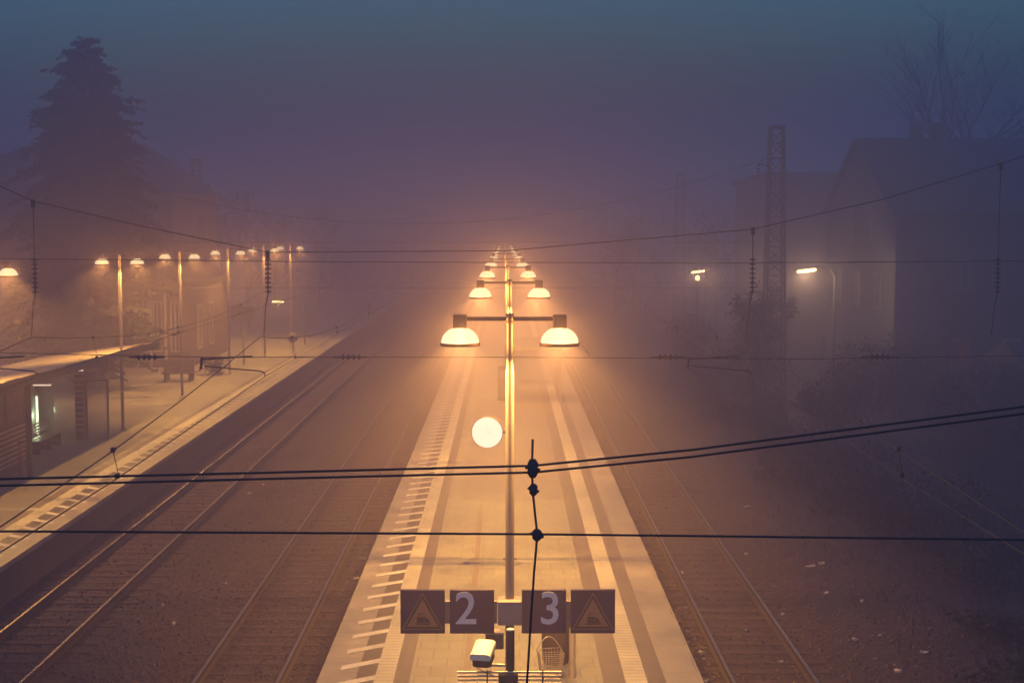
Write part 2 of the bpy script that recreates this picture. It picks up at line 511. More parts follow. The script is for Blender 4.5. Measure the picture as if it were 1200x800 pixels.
# ------------------------------------------------------------------ platform signs on the first lamp post
def text_mesh(s, size, m, name, parent, loc):
    cu = bpy.data.curves.new(name, 'FONT'); cu.body = s; cu.size = size; cu.extrude = 0.003
    cu.align_x = 'CENTER'; cu.align_y = 'CENTER'; cu.offset = 0.006
    to = bpy.data.objects.new(name + "_tmp", cu); sc.collection.objects.link(to)
    bpy.context.view_layer.update()
    me = bpy.data.meshes.new_from_object(to.evaluated_get(bpy.context.evaluated_depsgraph_get()))
    bpy.data.objects.remove(to)
    me.materials.clear(); me.materials.append(m)
    o = bpy.data.objects.new(name, me); link(o, parent)
    o.location = loc; o.rotation_euler = (R(90), 0, 0)
    return o

sg = empty("platform_sign", (.06, 18.30, 2.84), 0, "platform number sign bank reading 2 and 3 with two warning triangles", "sign")
MB().rbox(-.16, .16, -.06, .20, .11, .43, .01).build("mounting_box", M['signback'], sg)
MB().rbox(-1.05, -.165, .0, .05, .12, .42, .006).build("bracket", M['signback'], sg)
MB().rbox(.165, 1.05, .0, .05, .12, .42, .006).build("bracket", M['signback'], sg)
def panel(x0, x1, num=None, nx=0):
    p = MB().rbox(x0, x1, -.05, -.005, 0, .585, .006).build("sign_panel", M['sign'], sg)
    if num:
        text_mesh(num, .60, M['signwhite'], "numeral", p, (nx, -.053, .315 if True else 0))
    else:
        c = (x0 + x1)/2
        def tri(w, h, zb, y):
            return [(c-w, y, zb), (c+w, y, zb), (c, y, zb+h)]
        MB().quad(tri(.272, .49, .055, -.0525)).build("triangle_edge", M['signyellow'], p)
        MB().quad(tri(.252, .452, .066, -.055)).build("triangle_border", M['signblack'], p)
        MB().quad(tri(.205, .365, .095, -.0575)).build("triangle_field", M['signyellow'], p)
        s = MB()
        s.box(c-.075, c+.035, -.061, -.058, .15, .225)
        s.box(c-.09, c+.10, -.0615, -.0585, .125, .14)
        s.quad([(c+.038, -.06, .15), (c+.10, -.06, .15), (c+.07, -.06, .20), (c+.038, -.06, .225)])
        s.box(c-.05, c-.04, -.061, -.058, .226, .26); s.box(c-.055, c+.02, -.061, -.058, .261, .27)
        s.build("train_pictogram", M['signblack'], p)
panel(-1.43, -.85); panel(-.785, -.205, "2", -.575)
panel(.155, .735, "3", .525); panel(.795, 1.375)
# junction box on the same post
jb = empty("junction_box", (-.14, 18.36, 2.62), 0, "small dark cabinet fixed to the lamp post below the 2 sign", "box")
MB().rbox(-.12, .12, -.08, .08, 0, .20, .01).build("cabinet", M['kiosk'], jb)
MB().box(-.13, .13, -.09, .09, .204, .225).build("lid", M['brass'], jb)

# ------------------------------------------------------------------ clock
ck = empty("station_clock", (-.40, 31.2, 3.66), 0, "round white lit clock glowing left of the second lamp post", "clock")
c = MB(); c.cone_closed([(.345, -.07), (.35, -.06), (.35, .06), (.345, .07)], axis='y', n=40); c.build("casing", M['lampmetal'], ck)
MB().cone_closed([(.335, -.085), (.335, -.072)], axis='y', n=40).build("clock_face", M['clock'], ck)
MB().cone_closed([(.335, .072), (.335, .085)], axis='y', n=40).build("clock_face", M['clock'], ck)
MB().box(-.008, .008, -.092, -.088, -.02, .2).build("clock_hand", M['hand'], ck)
h2 = MB().box(-.01, .01, -.092, -.0885, -.02, .13).build("clock_hand", M['hand'], ck); h2.rotation_euler = (0, R(75), 0)
MB().box(.345, .47, -.03, .03, -.03, .03).build("bracket", M['lampmetal'], ck)

# ------------------------------------------------------------------ near mast with floodlight and bars
nm = empty("equipment_mast", (.06, 16.4, P), 0, "slim dark mast with round pale cap and four pale crossbars at bottom edge", "mast")
MB().tube([(0,0,0), (0,0,2.65)], .049, 14).build("pole", M['iron'], nm)
MB().cone_closed([(.047, 2.651), (.047, 2.665), (.03, 2.672)], n=14).build("cap", M['white'], nm)
for k in range(4):
    MB().tube([(-.62, -.065, 2.17 - k*.045), (.60, -.065, 2.17 - k*.045)], .013, 8).build("crossbar", M['brass'], nm)
MB().box(-.28, -.265, -.085, -.045, 2.01, 2.19).build("bar_clip", M['iron'], nm)
MB().box(.37, .385, -.085, -.045, 2.01, 2.19).build("bar_clip", M['iron'], nm)
MB().rbox(-.14, .09, -.10, .06, 2.02, 2.16, .015).build("clamp", M['iron'], nm)
fl = empty("floodlight", (-.26, 16.3, 3.10), R(-12), "small floodlight with a white rounded top on the dark mast", "floodlight")
b = MB()
pr = [(-.085,0),(.085,0),(.09,.04),(.085,.062),(.06,.075),(-.06,.075),(-.085,.062),(-.09,.04)]
vs = [(x, -.11, z*.8) for x, z in pr] + [(x, .12, z) for x, z in pr]
b.add(vs, [tuple(range(8)), tuple(range(15, 7, -1))] + [(i, i+8, (i+1) % 8+8, (i+1) % 8) for i in range(8)])
o = b.build("white_cover", M['white'], fl); o.location = (0, 0, .04); o.rotation_euler = (R(13), 0, 0)
o2 = MB().rbox(-.08, .08, -.09, .10, -.085, -.002, .014).build("lamp_body", M['iron'], fl); o2.location = (0, 0, .04); o2.rotation_euler = (R(13), 0, 0)
MB().box(-.045, -.005, -.06, -.05, .0615, .0635).build("lens_slot", M['iron'], o)
MB().tube([(.0, 0, -.03), (.04, 0, -.05), (.19, 0, -.045)], .014, 8).build("arm", M['brass'], fl)
fl.scale = (1.37, 1.37, 1.37)
MB().tube([(-.07, 0, -.02), (-.05, 0, -.08), (.02, 0, -.12), (.09, -.02, -.13)], .004, 6).build("cable", M['iron'], fl)

# objects on the platform below the signs
bk = empty("wire_basket", (.74, 22.9, P), R(8), "pale wire mesh basket cart with curved hoop handle at bottom edge", "basket")
b = MB()
for k in range(9):
    x = -.2 + k*.05
    b.tube([(x*.8, -.15, .1), (x, -.18, .45)], .004, 5); b.tube([(x*.8, .15, .1), (x, .18, .45)], .004, 5)
for k in range(8):
    y = -.18 + k*.051
    b.tube([(-.16, y*.85, .1), (-.2, y, .45)], .004, 5); b.tube([(.16, y*.85, .1), (.2, y, .45)], .004, 5)
for k in range(6):
    q = .1 + k*.07; e = .16 + .04*k/5; f = .15 + .03*k/5
    b.tube([(-e, -f, q), (e, -f, q), (e, f, q), (-e, f, q), (-e, -f, q)], .005, 5)
b.build("mesh_basket", M['brass'], bk)
MB().tube([(-.2 + .4*k/12, .16, .45 + .2*math.sin(math.pi*k/12)) for k in range(13)], .009, 6).build("hoop_handle", M['brass'], bk)
for sx in (-.13, .13):
    for sy in (-.12, .12):
        MB().cone_closed([(.035, -.012), (.035, .012)], c=(sx, sy, .036), axis='x', n=12).build("wheel", M['iron'], bk)
        MB().tube([(sx, sy, .04), (sx, sy, .12)], .008, 6).build("leg", M['brass'], bk)
bn = empty("litter_bin", (.86, 23.75, P), 0, "dark rounded litter bin with sloping hood behind the wire basket", "bin")
MB().cone_closed([(.20, 0), (.23, .05), (.25, .75), (.24, .80)], n=20).build("body", M['kiosk'], bn)
MB().cone_closed([(.26, .802), (.26, .83), (.20, .93), (.08, .98)], n=20).build("hood", M['iron'], bn)
MB().box(-.12, .12, -.262, -.24, .60, .70).build("slot", M['signblack'], bn)
ps = empty("marker_post", (1.1, 22.9, P), 0, "pale slim post with dark cap right of the wire basket", "post")
MB().tube([(0,0,0), (0,0,.86)], .055, 12).build("shaft", M['brass'], ps)
MB().cone_closed([(.07, .861), (.07, .91), (.03, .96)], n=12).build("cap", M['iron'], ps)

# ------------------------------------------------------------------ centre shelter in the fog
cs = empty("waiting_shelter", (1.35, 61.5, P), 0, "flat roofed glass waiting shelter faint in fog on the centre platform", "shelter")
MB().rbox(-1.1, 1.1, -1.5, 4.5, 2.25, 2.42, .03).build("roof", M['frame'], cs)
for sx in (-1, 1):
    for y in (-1.2, 1.5, 4.2):
        MB().box(sx-.04, sx+.04, y-.04, y+.04, 0, 2.245).build("post", M['pole'], cs)
MB().box(-.955, .955, 4.19, 4.21, .2, 2.1).build("glass_panel", M['glass'], cs)
MB().box(.99, 1.01, -1.15, 4.15, .2, 2.1).build("glass_panel", M['glass'], cs)
MB().box(-.7, .7, 3.5, 3.9, .42, .47).build("bench_seat", M['kiosk'], cs)
vm = empty("ticket_machine", (-.12, 61.4, P), 0, "small box shaped ticket machine left of the foggy shelter", "ticket machine")
MB().rbox(-.2, .2, -.15, .15, 0, 1.5, .02).build("housing", M['kiosk'], vm)
MB().box(-.12, .12, -.158, -.152, 1.0, 1.3).build("screen", M['frame'], vm)

# ------------------------------------------------------------------ overhead wires
def sagline(p0, p1, sag, n=14):
    p0 = Vector(p0); p1 = Vector(p1)
    return [p0.lerp(p1, i/n) - Vector((0, 0, 4*sag*(i/n)*(1-i/n))) for i in range(n+1)]

def insulator_v(b, x, y, z0, z1, r=.075, n=8):
    prof = [(.012, z0)]
    L = z1 - z0
    for k in range(n):
        zc = z0 + L*(k+.5)/n
        prof += [(.016, zc-.25*L/n), (r, zc-.12*L/n), (r*.9, zc+.02*L/n), (.016, zc+.2*L/n)]
    prof.append((.012, z1))
    b.cone_closed(prof, c=(x, y, 0), n=10)

def insulator_h(b, x0, x1, y, z, r=.05, n=4):
    prof = [(.014, 0)]
    L = x1 - x0
    for k in range(n):
        c = L*(.2 + .6*(k+.5)/n)
        prof += [(.02, c-.03), (r, c-.012), (r, c+.012), (.02, c+.03)]
    prof.append((.014, L))
    b.cone_closed(prof, c=(x0, y, z), n=10, axis='x')

HY = 28.7
hs = empty("headspan", (0, HY, 0), 0, "catenary headspan crossing all tracks with hanging insulators and registration arms", "headspan")
top = [(-13, 10.25), (-10.12, 8.98), (-9.46, 8.68), (-7.2, 8.16), (-4.78, 7.66), (0, 7.69), (4.98, 8.12), (7.6, 8.72), (10.33, 9.55), (13, 10.35)]
b = MB(); b.tube([(x, 0, z) for x, z in top], .011, 6); b.build("upper_span_wire", M['wire'], hs)
MB().tube([(-13, 0, 7.56), (-4, 0, 7.47), (4, 0, 7.44), (13, 0, 7.50)], .009, 6).build("middle_span_wire", M['wire'], hs)
MB().tube([(-13, 0, 5.70), (-6, 0, 5.54), (0, 0, 5.54), (6, 0, 5.50), (13, 0, 5.60)], .009, 6).build("lower_span_wire", M['wire'], hs)
for x, ztop in ((-9.47, 8.68), (-4.78, 7.66), (4.99, 8.13), (9.95, 9.42)):
    MB().tube([(x, 0, ztop), (x, 0, 7.5)], .01, 6).build("hanger", M['wire'], hs)
    MB().box(x-.035, x+.035, -.03, .03, ztop-.12, ztop+.03).build("clamp", M['iron'], hs)
    b = MB(); insulator_v(b, x, 0, 6.82, 7.56); b.build("insulator", M['ceramic'], hs)
    b = MB(); b.tube([(x, 0, 6.82), (x - .05, 0, 6.6)], .012, 6); b.tube([(x - .05, 0, 6.6), (x - .1, 0, 5.97)], .008, 6)
    b.build("messenger_hanger", M['wire'], hs)
for x in (-7.25, -3.12, 3.3, 7.6):
    b = MB(); insulator_h(b, x-.36, x+.36, 0, 5.54, .06); b.build("insulator", M['ceramic'], hs)
for xc, s in ((-9.47, 1), (-4.87, 1), (4.99, 1)):
    xr = xc - 1.27*s
    b = MB(); b.tube([(xr, 0, 5.50), (xc - .25*s, 0, 5.56)], .017, 8); b.tube([(xr, 0, 5.55), (xr - .02, 0, 5.30)], .025, 8)
    b.build("registration_bar", M['iron'], hs)
    b = MB(); b.tube([(xr + .05, 0, 5.36), (xc - .08*s, 0, 5.26), (xc, 0, 5.22), (xc, 0, 5.16)], .013, 8)
    b.build("steady_arm", M['iron'], hs)

def catenary(xc, label, zc=5.12, zm=5.95):
    t = empty("overhead_line", (xc, HY, 0), 0, label, "overhead line", "overhead lines along the tracks")
    ys = [5, 9, 13.5, 17.5, 21.2, 25, 28.7]
    zs = [5.32, 5.24, 5.27, 5.38, 5.55, 5.76, 6.0]
    path = [(-.09*(y-5)/23.7, y - HY, z + zm - 6.0) for y, z in zip(ys, zs)]
    far = sagline((-.09, 0, zm), (.1, 62.6 - HY, zm + .5), .9)[1:] + sagline((.1, 62.6 - HY, zm + .5), (.1, 114 - HY, zm + .5), 1.0)[1:]
    MB().tube(path + [tuple(v) for v in far], .0085, 6).build("messenger_wire", M['wire'], t)
    MB().tube([(-.02, 5 - HY, 5.0), (0, 17.5 - HY, 4.99), (0, 0, 5.15), (.08, 62.6 - HY, 5.15), (.08, 114 - HY, 5.15)], .0085, 6).build("contact_wire", M['wire'], t)
    pts = path + [tuple(v) for v in far]
    for yy in (-11, 4.2, 12.5, 22, 45, 60, 72):
        k = min(range(len(pts)), key=lambda i: abs(pts[i][1] - yy))
        a, c_ = (pts[k], pts[k+1]) if pts[k][1] < yy else (pts[k-1], pts[k])
        u = (yy - a[1])/(c_[1] - a[1]); z = a[2] + (c_[2]-a[2])*u
        zc2 = 5.0 if yy < -8 else 5.15
        b = MB().tube([(a[0], yy, z), (.02, yy, zc2)], .005, 5)
        b.box(-.025, .025, yy-.03, yy+.03, zc2-.01, zc2+.05); b.box(a[0]-.025, a[0]+.025, yy-.03, yy+.03, z-.02, z+.04)
        b.build("dropper", M['wire'], t)
    return t
catenary(-9.47, "overhead wires above the leftmost track, passing over the shelter roof")
catenary(-4.87, "overhead wires above the second track from left, crossing the striped platform edge")
catenary(4.99, "overhead wires above the track right of the centre platform")

# near cross wires in front of the camera
nw = empty("cross_span", (0, 9.0, 0), 0, "thick dark cross wires stretched close to the camera with a clamped dropper", "cross span")
MB().tube([(-6, 0, 6.44), (-3.22, 0, 6.505), (-1.5, 0, 6.545), (.18, 0, 6.588), (1.2, 0, 6.69), (3.31, 0, 6.965), (6, 0, 7.36)], .0075, 8).build("upper_twin_wire", M['wire'], nw)
MB().tube([(-6, 0, 6.40), (-3.22, 0, 6.462), (-1.5, 0, 6.505), (.18, 0, 6.545), (1.2, 0, 6.645), (3.31, 0, 6.92), (6, 0, 7.31)], .0075, 8).build("lower_twin_wire", M['wire'], nw)
MB().tube([(-6, 0, 6.19), (-3.2, 0, 6.167), (.2, 0, 6.145), (3.33, 0, 6.105), (6, 0, 6.06)], .0075, 8).build("bottom_span_wire", M['wire'], nw)
MB().tube([(.175, -.01, 6.76), (.17, -.01, 6.55), (.178, -.01, 6.40), (.205, -.01, 6.14), (.185, -.01, 5.9), (.165, -.01, 5.6), (.14, -.01, 5.17), (.13, -.01, 4.9)], .0075, 8).build("dropper", M['wire'], nw)
def lump(x, z, w, h, name="clamp"):
    b = MB(); b.cone_closed([(w*.5, -h*.5), (w, -h*.25), (w*.9, 0), (w, h*.25), (w*.55, h*.5)], c=(x, -.01, z), n=9)
    b.tube([(x-w*1.3, -.01, z+.01), (x+w*1.3, -.01, z-.012)], w*.35, 6)
    b.build(name, M['iron'], nw)
lump(.175, 6.572, .036, .12); lump(.18, 6.435, .028, .075); lump(.203, 6.142, .033, .075)

# ------------------------------------------------------------------ lattice masts
def lattice_mast(x, y, top, w0, w1, label):
    t = empty("lattice_mast", (x, y, -.2), 0, label, "mast", "lattice masts of the overhead line")
    H = top + .2
    b = MB()
    def cor(k, z):
        w = w0 + (w1-w0)*z/H
        sx, sy = ((-1,-1),(1,-1),(1,1),(-1,1))[k % 4]
        return (sx*w/2, sy*w/2, z)
    for k in range(4):
        b.tube([cor(k, 0), cor(k, H)], .05, 4)
    n = 20
    for i in range(n):
        za, zb = H*i/n, H*(i+1)/n
        for k in range(4):
            a, c_ = (k, k+1) if i % 2 else (k+1, k)
            b.tube([cor(a, za), cor(c_, zb)], .028, 4, cap=False)
            b.tube([cor(k, zb), cor(k+1, zb)], .022, 4, cap=False)
    b.build("lattice_tower", M['mast'], t)
    MB().rbox(-w1/2-.06, w1/2+.06, -w1/2-.06, w1/2+.06, H, H+.12, .02).build("cap_plate", M['mast'], t)
    s = -1 if x > 0 else 1
    b = MB().tube([(s*w1/2, 0, H-1.6), (s*(w1/2+.55), 0, H-1.5)], .035, 6)
    insulator_v(b, s*(w1/2+.5), 0, H-2.1, H-1.5, .09, 4)
    b.build("bracket", M['iron'], t)
    MB().box(-.55, .55, -.55, .55, -.02, .35).build("footing", M['conc'], t)
    return t
masts = [(11.75, 62, 12.5, .95, .55, "taller lattice mast right of the tracks, left of the bright street lamp"),
         (13.95, 114, 12.5, .95, .55, "smaller fogged lattice mast right, near the centre"),
         (-19.4, 90, 12.5, .9, .5, "faint lattice mast behind the left platform lamps")]
for a in masts: lattice_mast(*a)
far_hs = empty("headspan", (0, 62.4, 0), 0, "faint far headspan wires reaching from the taller right mast", "headspan")
MB().tube([tuple(v) for v in sagline((11.6, 0, 11.3), (-20, 0, 11.3), 2.9, 20)], .012, 5).build("upper_span_wire", M['wire'], far_hs)
MB().tube([(11.6, 0, 7.6), (-20, 0, 7.6)], .011, 5).build("middle_span_wire", M['wire'], far_hs)
MB().tube([(11.6, 0, 5.6), (-20, 0, 5.6)], .011, 5).build("lower_span_wire", M['wire'], far_hs)

# ------------------------------------------------------------------ left platform shelter
sh = empty("platform_shelter", (-13.8, 36, P), 0, "long low shelter with sloping lamplit roof and glass walls on left platform", "shelter")
def roof_pt(x, y):   # local: x from 0 (front) to -4.6 (back), falls to the back
    return (x, y, 3.20 + x*.13 - .012*y)
b = MB()
ya, yb = -12.0, 20.4
n = 30
for i in range(n):
    y0, y1 = ya + (yb-ya)*i/n, ya + (yb-ya)*(i+1)/n
    t0 = .12
    p = [roof_pt(0, y0), roof_pt(0, y1), roof_pt(-4.6, y1), roof_pt(-4.6, y0)]
    b.quad(p); b.quad([(q[0], q[1], q[2]-.1) for q in p][::-1])
b.quad([roof_pt(0, yb), (0, yb, roof_pt(0, yb)[2]-.1), (-4.6, yb, roof_pt(-4.6, yb)[2]-.1), roof_pt(-4.6, yb)])
b.build("roof", M['canopy'], sh)
b = MB()
for i in range(n):
    y0, y1 = ya + (yb-ya)*i/n, ya + (yb-ya)*(i+1)/n - .03
    q0, q1 = roof_pt(0, y0)[2], roof_pt(0, y1)[2]
    jz = random.uniform(-.015, .015)
    b.add([(.003, y0, q0-.24), (.003, y1, q1-.24), (.003, y1, q1+.03+jz), (.003, y0, q0+.03+jz), (.06, y0, q0-.24), (.06, y1, q1-.24), (.06, y1, q1+.03+jz), (.06, y0, q0+.03+jz)],
          [(0,1,2,3), (7,6,5,4), (3,2,6,7), (4,5,1,0), (0,3,7,4), (1,5,6,2)])
b.build("fascia", M['fascia'], sh)
for y in (-8, -1, 6, 13.7):
    for x in ((-.35, -3.9) if y < 13 else (-3.9,)):
        MB().box(x-.07, x+.07, y-.07, y+.07, 0, 3.2 + x*.13 - .012*y - .13).build("post", M['fascia'], sh)
MB().box(-1.28, -1.02, 13.6, 14.0, 0, 2.75).build("corner_column", M['fascia'], sh)
# glass front frame
for x in (-.95, -.2):
    MB().box(x-.03, x+.03, 13.82, 13.88, 0, 2.06).build("frame_post", M['fascia'], sh)
MB().box(-.98, -.17, 13.82, 13.88, 2.065, 2.12).build("frame_rail", M['fascia'], sh)
MB().box(-2.13, -1.29, 13.94, 13.95, .1, 2.4).build("glass_pane", M['glass'], sh)
MB().box(-.915, -.235, 13.845, 13.855, .1, 2.04).build("glass_pane", M['glass'], sh)
for y0, y1 in ((7.2, 9.3), (9.4, 11.5), (11.6, 13.5)):
    MB().box(-3.315, -3.285, y0, y1, .15, 2.4).build("glass_pane", M['glass'], sh)
MB().box(-3.4, -2.15, 13.92, 13.98, 0.02, 2.5).build("end_wall", M['wallgrey'], sh)
MB().box(-2.75, -2.60, 5.8, 13.7, 0, 2.7).build("back_wall", M['wallgrey'], sh)
for k in range(11):
    MB().box(-1.27, -.98, 13.55, 13.598, .35 + k*.2, .38 + k*.2).build("slat", M['brass'], sh)
tb = empty("fluorescent_light", (-16.32, 49.3, 1.7), 0, "upright greenish white fluorescent tube inside the left shelter", "light")
MB().tube([(0, 0, -.65), (0, 0, .65)], .028, 10).build("tube", M['tube'], tb)
MB().box(-.05, .05, .03, .08, -.7, .7).build("batten", M['white'], tb)
bulb((.0, -.2, .0), tb, 14, (.75, 1.0, .6), .15)
for x, y, z, lab in ((-14.6, 48.1, 3.50, "short tube light under the shelter roof edge, upper right one"), (-14.45, 44.2, 3.42, "short tube light under the shelter roof edge, lower left one")):
    t = empty("tube_light", (x, y, z), 0, lab, "light", "tube lights under the shelter roof")
    MB().tube([(-.28, 0, -.12), (.28, 0, -.12)], .022, 8).build("tube", M['tubew'], t)
    MB().box(-.32, .32, -.04, .04, -.09, -.05).build("batten", M['white'], t)
    MB().box(-.01, .01, -.01, .01, -.05, .0).build("stem", M['white'], t)
bn2 = empty("bench", (-15.5, 47.6, P), 0, "slatted metal bench with backrest inside the left shelter", "bench")
MB().box(-.22, .22, -1.3, 1.3, .42, .45).build("seat", M['brass'], bn2)
b = MB()
for k in range(4): b.box(-.27, -.25, -1.3, 1.3, .55 + k*.1, .61 + k*.1)
b.build("backrest", M['brass'], bn2)
for y in (-1.1, 0, 1.1):
    MB().box(-.24, .18, y-.03, y+.03, 0, .418).build("leg", M['iron'], bn2)
kk = empty("kiosk", (-15.9, 42.3, P), 0, "dark kiosk with poster panels under the near end of the shelter roof", "kiosk")
MB().rbox(-1.6, 1.0, -2.6, 1.8, 0, 2.55, .03).build("walls", M['kiosk'], kk)
for k in range(3):
    MB().box(-1.5 + k*.8, -.85 + k*.8, -2.66, -2.61, 1.95, 2.5).build("poster", M['poster'], kk)
for k in range(2):
    MB().box(1.005, 1.04, -1.8 + k*1.7, -.5 + k*1.7, 1.6, 2.45).build("poster", M['poster'], kk)
b = MB()
for k in range(8): b.box(1.005, 1.03, -2.4, 1.5, .3 + k*.15, .34 + k*.15)
b.build("louvre", M['brass'], kk)
pst = empty("bollard", (-14.62, 42.6, P), 0, "orange brown bollard in front of the dark kiosk", "bollard")
MB().tube([(0, 0, 0), (0, 0, .95)], .07, 12).build("shaft", mat("orange_paint", (.42, .17, .09), .6), pst)
MB().cone_closed([(.08, .951), (.08, 1.0), (.03, 1.03)], n=12).build("cap", M['iron'], pst)

# bench with planter further along the left platform
b2 = empty("bench", (-16.0, 69.5, P), 0, "dark bulky double bench by the second full lamp post on left platform", "bench")
MB().rbox(-.75, .75, -.5, .5, .40, .48, .02).build("seat", M['kiosk'], b2)
MB().rbox(-.75, .75, -.04, .04, .49, 1.05, .02).build("backrest", M['kiosk'], b2)
for x in (-.6, .6): MB().box(x-.05, x+.05, -.4, .4, 0, .398).build("leg", M['iron'], b2)

# ------------------------------------------------------------------ foliage helpers
def leaves(b, c, r, n, size, rnd=random, flat=1.0):
    for _ in range(n):
        while True:
            d = Vector((rnd.uniform(-1,1), rnd.uniform(-1,1), rnd.uniform(-1,1)))
            if d.length <= 1: break
        p = Vector(c) + Vector((d.x*r[0], d.y*r[1], d.z*r[2]*flat))
        u = Vector((rnd.uniform(-1,1), rnd.uniform(-1,1), rnd.uniform(-1,1))).normalized()
        v = u.cross(Vector((rnd.uniform(-1,1), rnd.uniform(-1,1), rnd.uniform(-1,1)))).normalized()
        s = size*rnd.uniform(.5, 1.3)
        b.quad([p - u*s, p + v*s*.5, p + u*s, p - v*s*.5])

def twigs(b, base, d, L, r, depth, rnd):
    """recursive bare branches"""
    d = d.normalized()
    p = Vector(base); pts = [p.copy()]; n = 3
    for i in range(n):
        d = (d + Vector((rnd.uniform(-.18,.18), rnd.uniform(-.18,.18), rnd.uniform(-.04,.14)))).normalized()
        p = p + d*L/n; pts.append(p.copy())
    b.tube(pts, r, 5 if r > .04 else 3, r1=r*.55, cap=False)
    if depth <= 0: return
    for k in range(rnd.choice((2, 3, 3))):
        q = pts[rnd.choice((1, 2, 3, 3))]
        e = (d + Vector((rnd.uniform(-.9,.9), rnd.uniform(-.9,.9), rnd.uniform(-.2,.55)))).normalized()
        twigs(b, q, e, L*rnd.uniform(.55, .8), r*.55, depth-1, rnd)

def bare_tree(x, y, z, H, label, group, seed, leafn=0, leafm=None, spread=.5, cat="tree"):
    rnd = random.Random(seed)
    t = empty("bare_tree", (x, y, z), rnd.uniform(0, 6), label, cat, group)
    r0 = H*.017
    pts = [(0,0,0), (rnd.uniform(-.1,.1), 0, H*.16), (rnd.uniform(-.2,.2), rnd.uniform(-.2,.2), H*.38), (rnd.uniform(-.3,.3), rnd.uniform(-.3,.3), H*.62)]
    MB().tube(pts, [r0, r0*.85, r0*.65, r0*.4], 8).build("trunk", M['bark'], t)
    b = MB()
    for k in range(9):
        q = Vector(pts[rnd.choice((1, 2, 2, 3, 3, 3))])
        a = rnd.uniform(0, 6.28)
        twigs(b, q, Vector((math.cos(a)*spread, math.sin(a)*spread, rnd.uniform(.5, 1.1))), H*rnd.uniform(.20, .32), r0*.38, 4, rnd)
    if leafn:
        tips = b.v[::7]
        for _ in range(leafn):
            p = rnd.choice(tips); leaves(b, p, (.3,.3,.3), 1, .11, rnd)
    b.build("crown", leafm or M['bark'], t)
    return t

def conifer(x, y, z, H, Rb, label, seed):
    rnd = random.Random(seed)
    t = empty("conifer_tree", (x, y, z), 0, label, "tree")
    MB().tube([(0,0,0), (0.05,0,H*.5), (0,0,H)], [.32, .2, .02], 8).build("trunk", M['bark'], t)
    b = MB()
    # crown radius by height: blunt top, widest low down
    prof = [(0, .78), (.30, .92), (.52, .90), (.74, .74), (.85, .54), (.94, .33), (.985, .17), (1.0, .04)]
    def Rz(f):
        for (f0, r0), (f1, r1) in zip(prof, prof[1:]):
            if f <= f1: return Rb*(r0 + (r1-r0)*(f-f0)/(f1-f0))
        return .1
    for q in range(460):
        f = .12 + .875*(q/460)**.85 + rnd.uniform(-.012, .006)
        zz = f*H; a = rnd.uniform(0, 6.28)
        L = Rz(min(f, 1))*rnd.uniform(.45, 1.12)*(1.18 if rnd.random() < .08 else 1)
        dx, dy = math.cos(a), math.sin(a); lift = rnd.uniform(-.25, .38) + .35*max(0, f-.8)*4
        segs = 5; pts = [Vector((0, 0, zz))]
        for i in range(1, segs+1):
            u = i/segs
            pts.append(Vector((dx*L*u, dy*L*u, zz + L*(lift*u - .42*u*u + .24*max(0, u-.6)))))
        b.tube(pts, .03, 3, r1=.008, cap=False)
        for j in range(int(12 + L*20)):
            u = rnd.uniform(.1, 1.0)
            i = min(segs-1, int(u*segs)); p = pts[i].lerp(pts[i+1], u*segs - i)
            side = rnd.choice((-1, 1)); w = (1.15 - u)*L*.34*rnd.uniform(.2, 1) + .10
            e = p + Vector((-dy*side*w + dx*w*.6, dx*side*w + dy*w*.6, -w*rnd.uniform(.0, .9) + .05))
            sv = Vector((dx, dy, .1))*rnd.uniform(.04, .10)
            b.quad([p - sv, e, e + Vector((rnd.uniform(-.06,.06), rnd.uniform(-.06,.06), .12)), p + sv])
    b.build("crown", M['needle'], t)
    return t

def shrub(x, y, z, w, h, label, group, seed, m, n=500, name="shrub"):
    rnd = random.Random(seed)
    t = empty(name, (x, y, z), 0, label, "shrub", group)
    b = MB()
    for k in range(6):
        a = rnd.uniform(0, 6.28)
        twigs(b, (rnd.uniform(-.03,.03), rnd.uniform(-.03,.03), 0), Vector((math.cos(a)*.55, math.sin(a)*.55, 1)), h*.42, .025, 3, rnd)
    b.build("stem", M['bark'], t)
    b = MB()
    for k in range(9):
        c_ = (rnd.uniform(-.36,.36)*w, rnd.uniform(-.36,.36)*w, h*rnd.uniform(.15, .78))
        leaves(b, c_, (w*.22, w*.22, h*.2), n//9, .085, rnd)
    leaves(b, (0, 0, h*.42), (w*.5, w*.5, h*.45), n//3, .085, rnd)
    b.build("foliage", m, t)
    return t

conifer(-19.3, 66, 0, 16.9, 4.1, "tall dark conifer rising in front of the big house at left", 3)
shrub(-15.0, 72.6, P, 1.5, 1.0, "low shrub on left platform beside the dark bench", None, 5, M['leaf'], 400)

# far trees, left and right, fading in fog
UL = "low dark scrub thicket at the edge of the right hand tracks"
ru = random.Random(21)
for i in range(22):
    shrub(8.9 + ru.uniform(0, 2.6) + (i % 2)*1.6, 24.5 + i*2.1, -.2, ru.uniform(1.6, 2.8), ru.uniform(.5, 1.2), UL, "low scrub along the right hand tracks", 500+i, ru.choice((M['leaf'], M['leaf2'])), 520, "scrub_thicket")
FT = "trees fading in the fog behind the station"
for i, (x, y, H) in enumerate([(-22, 98, 9.6), (-19.5, 108, 9.0), (-23, 116, 10), (-20, 124, 8.5), (-17.5, 134, 8.2), (-24, 104, 10.5)]):
    bare_tree(x, y, 0, H, "hazy tree standing behind the far end of the left platform", FT, 40+i, 1300, M['leaf'])
for i, (x, y, H) in enumerate([(9.5, 122, 7.5), (12.2, 134, 8.5), (14.5, 104, 6.8), (17.5, 118, 8.8)]):
    bare_tree(x, y, -.15, H, "hazy tree right of the far centre lamps", "hazy trees right of the far lamps", 60+i, 1300, M['leaf'])
